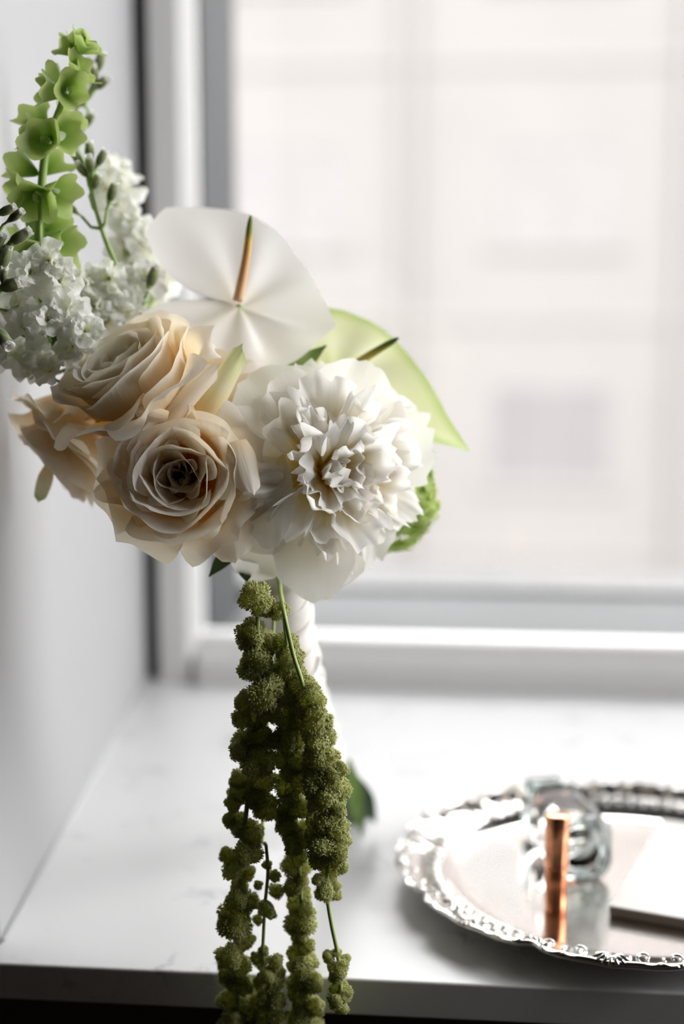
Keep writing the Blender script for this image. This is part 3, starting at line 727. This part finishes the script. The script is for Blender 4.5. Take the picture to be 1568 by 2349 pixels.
def stock(path, Y, florets, buds, label, seed, r0=0.0016):
    """path: the stem; florets and buds: (px, py, depth offset, size, facing r,u,b)"""
    r = random.Random(seed)
    pts = [aty(x, y, Y + dy) for x, y, dy in path]
    org = pts[0]
    sp_ = catmull([p for p in pts], 5)
    b = MB(); n = len(sp_)
    b.add(*tube([Vector(p) - org for p in sp_], [r0*(0.6 + 0.7*i/(n-1)) for i in range(n)], 8))
    root_m = Matrix.Translation(org)
    def pedicel(p):
        q = min((Vector(c) for c in sp_), key=lambda c: (c - p - Vector((0, 0, -0.012))).length)
        if (q - p).length < 0.05:
            b.add(*tube([q - org, (q.lerp(p, 0.55) + Vector((0, 0, -0.003))) - org, p - org], [r0*0.8, r0*0.6, r0*0.6], 6))
    kids = []
    for x, y, dy, sz, d in florets:
        p = aty(x, y, Y + dy); kids.append(('floret', FL[r.randrange(6)], p, d, sz)); pedicel(p - Vector(d).normalized()*0.008)
    for x, y, dy, sz, d in buds:
        p = aty(x, y, Y + dy); dd = Vector(d).normalized(); kids.append(('bud', BD[r.randrange(4)], p - dd*0.005*sz, d, sz)); pedicel(p - dd*0.010*sz)
    root = bq('stock_stem', b.mesh('stock_stem', M['stem']), root_m, label=label)
    for nm, me, p, d, sz in kids:
        link(nm, me, root, Matrix.Translation(-org) @ facing(p, d, r.uniform(0, 6)) @ Matrix.Scale(sz, 4))
    return root
def rd(r, bias=(0, 0, 0.8)):
    return cdir(bias[0] + r.uniform(-.6, .6), bias[1] + r.uniform(-.5, .6), bias[2])
q = random.Random(99)
# front left: sharp buds at the frame's edge
stock([(-95, 300, 0), (-60, 480, 0.0), (-45, 640, 0.0), (-60, 800, 0.01)], 0.765,
      [(-20, 600, 0.0, 0.75, cdir(0.6, 0.3, 0.7))],
      [(12, 484, 0.0, 0.80, cdir(0.85, 0.35, 0.2)), (33, 497, -0.004, 0.78, cdir(0.8, 0.45, 0.35)), (42, 546, -0.003, 1.02, cdir(0.85, 0.5, 0.1)), (-4, 560, -0.004, 0.8, cdir(0.5, 0.7, 0.3)),
       (10, 596, -0.002, 1.0, cdir(0.35, 0.9, 0.2)), (22, 655, -0.004, 1.25, cdir(0.85, 0.15, 0.5)), (3, 770, -0.006, 1.2, cdir(0.6, -0.7, 0.4)), (8, 635, -0.003, 0.7, cdir(0.2, 0.9, 0.4))],
      'stock stem with sharp grey green buds at the left edge', 51)
# front left: white double florets
pts = [(110, 600, .92), (70, 625, .95), (135, 645, .95), (95, 690, 1.05), (40, 700, .9), (150, 715, .95), (110, 735, .9), (60, 755, .95), (20, 735, .9), (165, 795, .9), (90, 800, .9), (35, 815, .95), (115, 850, .8), (195, 760, .8), (65, 850, .7), (-15, 700, .9), (-10, 810, .9)]
stock([(90, 430, 0.02), (95, 620, 0.01), (110, 760, 0.015), (200, 900, 0.03)], 0.790,
      [(x, y, q.uniform(-.010, .012), s*0.92, rd(q, (0.1, 0.15, 0.9))) for x, y, s in pts], [], 'white double stock at the left of the bouquet', 52)
# middle: blurred florets and a bud spike
pts = [(215, 700, .9), (260, 690, 1), (300, 665, .9), (240, 740, .95), (290, 715, .95), (205, 650, .85), (335, 640, .85), (170, 690, .8), (250, 640, .8)]
stock([(200, 385, 0.0), (212, 450, 0), (240, 545, 0), (285, 655, 0.0), (330, 800, 0)], 0.842,
      [(x, y, q.uniform(-.012, .012), s, rd(q, (0.1, 0.35, 0.7))) for x, y, s in pts],
      [(180, 368, 0, .85, cdir(-.5, .8, .2)), (205, 352, 0, .9, cdir(0, 1, .1)), (230, 366, 0, .85, cdir(.5, .8, .2)), (190, 392, -.004, .8, cdir(-.4, .5, .5)), (218, 420, -.003, .8, cdir(.4, .7, .3)),
       (256, 446, 0, .95, cdir(.3, .9, .1)), (163, 478, 0, .8, cdir(-.8, .6, .1)), (348, 640, 0, 1.05, cdir(.35, .9, .1)), (207, 380, -.006, .85, cdir(0, .6, .6))],
      'stock spike with green buds beside the bells of ireland', 53)
# back: tall bud stem and pale florets far behind
pts = [(262, 395, 1), (285, 440, .95), (245, 430, .8), (300, 520, 1), (330, 555, 1.05), (290, 580, .95), (345, 600, 1), (265, 470, .85), (310, 610, .9), (340, 690, .9), (370, 640, .85)]
stock([(218, 140, 0), (190, 215, 0), (172, 265, 0), (174, 340, 0), (265, 490, 0), (305, 615, 0), (360, 780, 0)], 0.888,
      [(x, y, q.uniform(-.012, .018), s, rd(q, (0.1, 0.35, 0.6))) for x, y, s in pts],
      [(226, 148, 0, 1.0, cdir(.3, .9, .1)), (208, 160, 0, .95, cdir(-.3, .9, .1)), (232, 192, 0, .95, cdir(.6, .3, .5)), (216, 172, -.005, .9, cdir(0, .7, .7)), (184, 226, 0, .95, cdir(-.4, .6, .4)), (203, 278, 0, .8, cdir(.5, .7, .3))],
      'tall blurred stock stem reaching up beside the wall', 54)

# --- bells of Ireland
def bell_mesh(seed, size=1.0):
    """shell-shaped green calyx, a flared cup with five blunt corners and a small white flower inside"""
    r = random.Random(seed); seg = 30; b = MB(); v, uv, f = [], [], []
    prof = [(0.0010, 0.0), (0.0026, 0.002), (0.0048, 0.006), (0.0070, 0.010), (0.0092, 0.0135), (0.0118, 0.0160)]
    ph = r.uniform(0, 6)
    for i, (rr, z) in enumerate(prof):
        q_ = i/(len(prof)-1)
        for k in range(seg):
            a = 2*PI*k/seg
            lobe = 1 + 0.10*q_**2*math.cos(5*a + ph) + 0.08*q_**2*math.cos(2*a + ph*2)
            zz = z + q_**3*0.0022*math.cos(5*a + ph + 0.6) + q_**2*0.0028*math.cos(a + ph)
            v.append((rr*lobe*size*math.cos(a), rr*lobe*size*math.sin(a), zz*size)); uv.append((k/seg, q_))
    for i in range(len(prof)-1):
        for k in range(seg): f.append((i*seg+k, i*seg+(k+1) % seg, (i+1)*seg+(k+1) % seg, (i+1)*seg+k))
    b.add(v, f, uv, 0)
    for k in range(2):
        b.add(*petal(0.009*size, 0.006*size, [(0, 80), (0.6, 85), (1, 60)], [(0, 160), (1, 140)], [(0, .4), (.6, 1), (1, .7)], 6, 6, 0.0006, 0.001, k*PI + ph, rnd=r), mi=1)
    return b.mesh('calyx', [M['bell'], M['stock']])
BE = [bell_mesh(s) for s in range(5)]
spine = [(197, 85, 0), (165, 165, 0), (140, 240, 0), (108, 330, 0), (96, 420, 0), (90, 520, 0), (95, 620, 0.004), (170, 800, 0.01)]
YB = 0.818
spw = [aty(x, y, YB + d) for x, y, d in spine]
org = spw[0]; cp = catmull(spw, 6)
v, f, uv = tube([Vector(p) - org for p in cp], [0.0010 + 0.0016*min(1, i/22) for i in range(len(cp))], 8)
bells = bq('bells_of_ireland', mesh('bells_stem', v, f, M['stem'], uv), Matrix.Translation(org), label='tall spike of light green bells of ireland at upper left')
rb_ = random.Random(4)
def bell_at(px, py, dy, sz, d):
    m = Matrix.Translation(-org) @ facing(aty(px, py, YB + dy), d, rb_.uniform(0, 6)) @ Matrix.Scale(sz, 4)
    link('calyx', BE[rb_.randrange(5)], bells, m)
whorls = [
    # base px, py, dy, size, direction
    (172, 128, 0, .72, (-.75, .6, .2)), (172, 120, 0, .70, (-.15, .95, .2)), (176, 126, -.002, .74, (.5, .75, .4)), (180, 122, .003, .72, (.85, .5, .0)),
    (152, 212, 0, .90, (-.8, .7, .1)), (148, 218, -.003, .98, (-.8, .1, .5)), (154, 212, -.003, .95, (.35, -.1, .85)), (156, 196, .003, .90, (.75, .65, -.1)), (160, 170, -.002, .8, (.6, .4, .6)),
    (112, 318, 0, 1.02, (-.85, .15, .35)), (114, 326, -.004, 1.08, (-.15, -.1, .95)), (120, 318, -.002, 1.05, (.75, .05, .6)), (120, 300, .003, 1.0, (.75, .6, -.1)), (110, 300, .004, 1.0, (-.7, .75, -.1)),
    (92, 440, 0, 1.15, (-.6, -.1, .5)), (95, 440, -.004, 1.2, (-.05, -.45, .7)), (104, 430, -.002, 1.2, (.6, -.35, .45)), (98, 400, .004, 1.0, (.5, .6, -.3)), (88, 400, .003, 1.0, (-.75, .35, .0)),
    (94, 560, 0, 1.15, (-.1, -.6, .6)), (104, 545, -.002, 1.25, (.8, -.45, .25)), (84, 560, .002, 1.0, (-.9, .0, .3)), (104, 530, .004, 1.0, (.6, .6, -.3))]
for px, py, dy, sz, d in whorls: bell_at(px, py, dy, sz*0.92, cdir(*d))

# --- green viburnum behind the peony
def floret4(seed):
    r = random.Random(seed); b = MB()
    for k in range(5):
        b.add(*petal(0.0085, 0.0090, [(0, 25), (0.5, 10), (1, -20 + r.uniform(-20, 20))], [(0, 60), (1, -30)], [(0, .25), (.5, .9), (.8, 1), (1, .8)], 6, 6, .0006, 0, k*1.2566 + r.uniform(-.1, .1), tip=.2, ruffle=.0008, rnd=r))
    v, f, uv = revolve([(0.0004, -0.012), (0.0004, -0.001), (0.001, 0), (0.0002, 0.0012)], 6); b.add(v, f, uv)
    return b.mesh('floret', M['viburnum'])
F4 = [floret4(s) for s in range(4)]
vr = random.Random(17)
vc = aty(905, 1125, 0.872)
v, f, uv = tube(catmull([vc, vc.lerp(BIND, .5), BIND], 6), .002, 8)
vib = bq('viburnum', mesh('viburnum_stem', [Vector(p) - vc for p in v], f, M['stem'], uv), Matrix.Translation(vc), label='blurred light green viburnum cluster behind the peony')
for k in range(72):
    t = (k + .5)/72; th = math.acos(1 - 2*t); ph = k*2.39996
    d = RIGHT*math.sin(th)*math.cos(ph) + UP*math.cos(th)*1.5 + BACK*math.sin(th)*math.sin(ph)
    p = Vector((0, 0, 0)) + d*0.0245*vr.uniform(.85, 1.1)
    link('floret', F4[k % 4], vib, facing(p, d, vr.uniform(0, 6)) @ Matrix.Scale(0.95, 4))

# --- loose leaves tucked under the flowers
def leaf_mesh(L, W, bendv, mat, fold=20):
    v, f, uv = petal(L, W, [(0, 0), (1, -bendv)], [(0, fold), (1, fold)], [(0, .15), (.3, .9), (.5, 1), (.75, .62), (1, .02)], 9, 14, 0, 0, 0, tip=0, midrib=-0.0008, rnd=rng)
    return mesh('leaf', v, f, mat, uv)
def leaf(p0, p1, W, up, mat, bendv=15):
    p0, p1 = Vector(p0), Vector(p1); X = (p1 - p0); L = X.length; X.normalize(); N = Vector(up); N = (N - X*N.dot(X)).normalized()
    m = Matrix.Translation(p0) @ Matrix((X, N.cross(X), N)).transposed().to_4x4()
    return bq('leaf', leaf_mesh(L, W, bendv, mat), m)
leaf(aty(560, 1235, .80), aty(471, 1317, .79), .013, cdir(-.3, .5, .8), M['leaf'])
leaf(aty(275, 1010, .825), aty(240, 1130, .82), .005, cdir(.2, 0, 1), M['leaf'])
leaf(aty(350, 1010, .83), aty(252, 1072, .82), .012, cdir(0, .5, 1), M['leaf'])
leaf(aty(150, 700, .80), aty(118, 800, .795), .018, cdir(0, .3, 1), M['leaf'])
leaf(aty(100, 800, .81), aty(60, 860, .80), .014, cdir(0, .3, 1), M['leaf'])
leaf(aty(640, 890, .85), aty(738, 785, .845), .016, cdir(.2, .6, .6), M['blade'])
leaf(aty(560, 1280, .80), aty(566, 1330, .785), .010, cdir(0, .3, 1), M['leaf'])
leaf(aty(880, 1040, .845), aty(940, 990, .85), .016, cdir(0, .3, 1), M['blade'])
leaf(aty(60, 470, .83), aty(150, 590, .83), .020, cdir(0, .3, 1), M['blade'])

# --- bound stems and ribbon handle
top, bot_ = aty(632, 1310, 0.806), aty(748, 1752, 0.945)
NH = 70
axis = [top.lerp(bot_, i/NH) + Vector((-0.003*math.sin(PI*i/NH), 0, -0.002*math.sin(PI*i/NH))) for i in range(NH+1)]
hr = []
for i in range(NH+1):
    t = i/NH
    base = 0.0168 - 0.0048*t
    wrap = 0.0011*abs(math.sin(t*NH*0.42))                # edges of the overlapping turns
    hr.append(base + wrap)
v, f, uv = tube(axis, hr, 28)
hv = []
for i, p in enumerate(v):
    k = i % 28; row = i//28
    if row <= NH:
        a = 2*PI*k/28; c = axis[row]
        s_ = 1 + 0.05*math.sin(a*1 + row*0.45) + 0.02*math.sin(3*a + row*.2)
        hv.append(c + (Vector(p) - c)*s_ - top)
    else: hv.append(Vector(p) - top)
handle = bq('ribbon_handle', mesh('ribbon_handle', hv, f, M['ribbon'], uv), Matrix.Translation(top), label='ivory silk ribbon wound round the stems')
# wound turns of ribbon standing proud of the handle and a row of knots along the right side
rbm = MB()
for j in range(9):
    ring = []
    t0 = 0.06 + j*0.105
    for k in range(29):
        a = 2*PI*k/28; t = min(0.995, t0 + 0.055*k/28); i = int(t*NH); c = axis[i]
        tt = (bot_ - top).normalized(); nx = tt.orthogonal().normalized(); ny = tt.cross(nx)
        ring.append(c + (nx*math.cos(a) + ny*math.sin(a))*(hr[i]*1.03) - top)
    rbm.add(*tube(ring, [0.0016]*29, 6))
link('ribbon_turn', rbm.mesh('ribbon_turn', M['ribbon']), handle)
km = MB(); km.add(*revolve([(0.0002, -0.0022), (0.0020, -0.0014), (0.0027, 0), (0.0020, 0.0014), (0.0002, 0.0022)], 12)); kme = km.mesh('knot', M['ribbon'])
side = (RIGHT*0.95 + BACK*0.15).normalized()
for j in range(11):
    i = int((0.05 + j*0.086)*NH); link('knot', kme, handle, facing(axis[i] + side*hr[i]*1.0 - top, side))
# cut stem ends below the ribbon
srng = random.Random(8)
for k in range(9):
    a = 2*PI*k/9; rr = 0.0085 if k else 0.0
    p0 = bot_ + RIGHT*rr*math.cos(a) + BACK*rr*math.sin(a)
    p1 = Vector((BASE.x - 0.006 + 0.014*math.cos(a)*0.9, BASE.y + 0.012*math.sin(a), S + 0.002))
    v, f, uv = tube([p0 + (p0 - p1)*0.1, p0, p1], 0.0026 + 0.0006*srng.random(), 8)
    o_ = top
    bq('cut_stem', mesh('cut_stem', [Vector(p) - p0 for p in v], f, M['leaf'], uv), Matrix.Translation(p0))
leaf(aty(800, 1742, .955), gz(832, 1926, S + 0.006), .012, cdir(.2, .2, 1), M['blade'], 4)
leaf(aty(805, 1770, .965), gz(862, 1896, S + 0.006), .016, cdir(-.2, .2, 1), M['leaf'], 4)
leaf(aty(790, 1770, .965), gz(800, 1890, S + 0.006), .018, cdir(.3, .2, 1), M['leaf'], 4)

# --- trailing amaranthus
def cluster_mesh(seed, fluffy=1.0):
    """one knobbly ball of tiny flowers: a lumpy core set with little pointed florets"""
    r = random.Random(seed); b = MB()
    lumps = [Vector((r.uniform(-1, 1), r.uniform(-1, 1), r.uniform(-1, 1))).normalized() for _ in range(11)]
    def rad(d): return 0.62 + 0.34*max(0, max(d.dot(l) for l in lumps) - 0.76)/0.24
    n = 620
    v, f, uv = [], [], []
    na, nb = 14, 9
    for i in range(nb):
        th = PI*(i + 0.0)/(nb-1)
        for k in range(na):
            ph = 2*PI*k/na; d = Vector((math.sin(th)*math.cos(ph), math.sin(th)*math.sin(ph), math.cos(th)))
            v.append(d*rad(d)*0.95); uv.append((.5, .15))
    for i in range(nb-1):
        for k in range(na): f.append((i*na+k, (i+1)*na+k, (i+1)*na+(k+1) % na, i*na+(k+1) % na))
    b.add(v, f, uv)
    for k in range(n):
        t = (k + .5)/n; th = math.acos(1 - 2*t); ph = k*2.39996
        d = Vector((math.sin(th)*math.cos(ph), math.sin(th)*math.sin(ph), math.cos(th)))
        d = (d + Vector((r.uniform(-.3, .3), r.uniform(-.3, .3), r.uniform(-.3, .3)))).normalized()
        p = d*rad(d)*0.93; h = r.uniform(.08, .22)*fluffy; wv = r.uniform(.035, .065)
        x = d.orthogonal().normalized(); y = d.cross(x)
        e = [p + (x*math.cos(a) + y*math.sin(a))*wv + d*h*.45 for a in (0, 2.09, 4.19)]
        tip = p + (d + Vector((r.uniform(-.4, .4), r.uniform(-.4, .4), r.uniform(-.4, .4)))).normalized()*h
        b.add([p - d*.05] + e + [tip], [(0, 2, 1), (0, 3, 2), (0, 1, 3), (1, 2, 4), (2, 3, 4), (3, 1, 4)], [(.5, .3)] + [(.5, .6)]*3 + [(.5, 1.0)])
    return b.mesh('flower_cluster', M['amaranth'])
AM = [cluster_mesh(s) for s in range(6)] + [cluster_mesh(9 + s, 1.7) for s in range(3)]
ar = random.Random(21)
PXM = 0.79/FPX                                            # metres per pixel at the amaranthus
def amaranth(path, clusters, Y, label, rs=0.0013):
    """path: stem in the photograph's frame hanging in the plane y = Y; clusters: (px, py, radius px)"""
    pts = catmull([BIND + Vector((0, 0, 0.02)), aty(path[0][0], path[0][1] + 4, Y + (0.046 if path[0][1] < 1400 else 0.022))] + [aty(x, y, Y) for x, y in path[1:]], 5); org = Vector(pts[0])
    v, f, uv = tube([Vector(p) - org for p in pts], rs, 8)
    root = bq('amaranthus', mesh('amaranthus_stem', v, f, M['amaranth_stem'], uv), Matrix.Translation(org), label=label)
    for x, y, r_ in clusters:
        p = aty(x, y, Y + ar.uniform(-.004, .008) + (0 if r_ > 22 else 0))
        me = AM[ar.randrange(6)] if r_ > 24 else AM[ar.randrange(9)]
        m = Matrix.Translation(p - org) @ Matrix.Rotation(ar.uniform(0, 6), 4, Vector((ar.uniform(-1, 1), ar.uniform(-1, 1), ar.uniform(-1, 1))).normalized())
        sx = r_*PXM*1.17
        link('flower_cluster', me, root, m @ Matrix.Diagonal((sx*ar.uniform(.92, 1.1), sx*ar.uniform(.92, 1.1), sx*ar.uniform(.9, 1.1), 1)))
    return root
A_ = [(588,1372,36),(612,1400,20),(575,1452,32),(612,1470,26),(565,1470,22),(590,1508,42),(572,1535,30),(612,1545,26),(560,1610,26),(605,1590,42),(585,1640,34),(620,1630,26),(552,1650,22),(560,1700,28),(598,1690,34),
      (552,1722,24),(592,1745,42),(625,1700,20),(552,1788,26),(600,1790,34),(552,1815,30),(585,1830,26),(535,1845,20),(608,1850,32),(545,1890,28),(575,1912,34),(525,1880,18),(568,1955,34),(520,1962,18),(535,1995,28),(566,2000,20),
      (548,2025,22),(545,2060,32),(575,2070,20),(540,2110,40),(520,2120,22),(560,2160,26),(525,2195,32),(548,2215,28),(520,2235,22),(545,2250,28),(560,2260,22),(530,2290,32),(565,2310,30),(535,2335,28),(520,2370,30),(560,2380,30),(540,2420,30)]
amaranth([(600,1318),(592,1400),(590,1500),(595,1620),(580,1740),(565,1860),(555,1960),(548,2080),(540,2200),(545,2320),(542,2430)], A_, 0.752, 'left trailing strand of green amaranthus')
B_ = [(612,1985,12),(628,2010,14),(632,2045,18),(612,2085,20),(622,2095,14),(592,2030,10),(588,2075,12),(592,2110,12),(604,2182,12),(588,2195,15),(600,2205,18),(632,2208,18),(640,2230,15),(612,2235,22),(628,2255,20),(600,2255,20),
      (608,2285,24),(630,2300,24),(590,2300,22),(612,2330,26),(640,2340,22),(600,2365,26),(630,2380,24)]
amaranth([(603,1860),(610,1940),(614,2000),(608,2070),(604,2140),(603,2200),(610,2300),(612,2400)], B_, 0.750, 'thin amaranthus strand with bare stem and sparse tufts', 0.0010)
C_ = [(640,1400,22),(655,1480,30),(668,1510,30),(650,1540,32),(675,1550,28),(640,1570,24),(660,1600,32),(690,1610,36),(665,1650,34),(640,1640,22),(700,1650,30),(660,1700,36),(690,1700,34),(650,1740,24),(685,1745,32),(668,1770,26),(660,1800,30),(690,1790,28),
      (672,1835,34),(655,1865,26),(690,1850,28),(660,1895,28),(650,1880,20),(690,1905,24),(672,1935,26),(700,1925,22),(680,1965,26),(668,1985,24),(692,1990,24),(688,2022,20),(672,2035,20),(700,2050,18),(680,2080,24),(700,2085,22),(690,2110,36),(672,2130,20),
      (690,2150,20),(705,2170,20),(682,2190,26),(705,2200,28),(690,2220,28),(672,2215,16),(700,2245,30),(680,2250,24),(718,2255,22),(690,2285,30),(720,2310,24),(690,2330,30),(715,2360,28),(690,2390,28)]
amaranth([(640,1316),(652,1420),(662,1520),(668,1650),(672,1780),(676,1900),(686,2000),(692,2110),(696,2220),(700,2320),(700,2420)], C_, 0.756, 'thick middle strand of green amaranthus')
D_ = [(700,1572,32),(715,1600,30),(700,1630,26),(722,1650,36),(745,1660,20),(728,1700,38),(752,1690,22),(735,1745,40),(755,1740,24),(725,1790,38),(760,1785,30),(782,1765,16),(775,1810,28),(740,1830,40),(772,1850,26),(750,1872,40),(735,1900,36),(768,1905,34),(782,1925,22),
      (745,1940,36),(770,1960,30),(735,1970,26),(755,1992,24),(785,1990,14),(730,2020,14),(745,2045,22),(765,2050,18),(768,2032,14),(732,2050,12),(772,2185,12),(755,2195,16),(790,2200,14),(760,2215,14),(778,2222,22),(790,2215,12),(770,2240,16),(780,2265,24),(790,2285,20),(770,2295,20),(782,2310,20)]
amaranth([(636,1314),(650,1400),(672,1500),(694,1570),(720,1680),(738,1800),(748,1930),(750,2010),(752,2070),(762,2130),(775,2195),(782,2280)], D_, 0.746, 'right amaranthus strand with pale bare stem at the top', 0.0012)
# stems that carry the flowers down into the binding
for nm, o_ in (('rose', R1), ('rose', R2), ('rose', R3), ('rose', R4), ('peony', P1)):
    p = (Matrix.Translation(BASE) @ o_.matrix_basis) @ Vector((0, 0, -0.018))
    q0 = (Matrix.Translation(BASE) @ o_.matrix_basis) @ Vector((0, 0, -0.002))
    v, f, uv = tube(catmull([q0, p, p.lerp(BIND, .55) + Vector((0, .012, -.004)), BIND], 6), 0.0022, 8)
    bq('flower_stem', mesh('flower_stem', [Vector(c) - p for c in v], f, M['stem'], uv), Matrix.Translation(p))
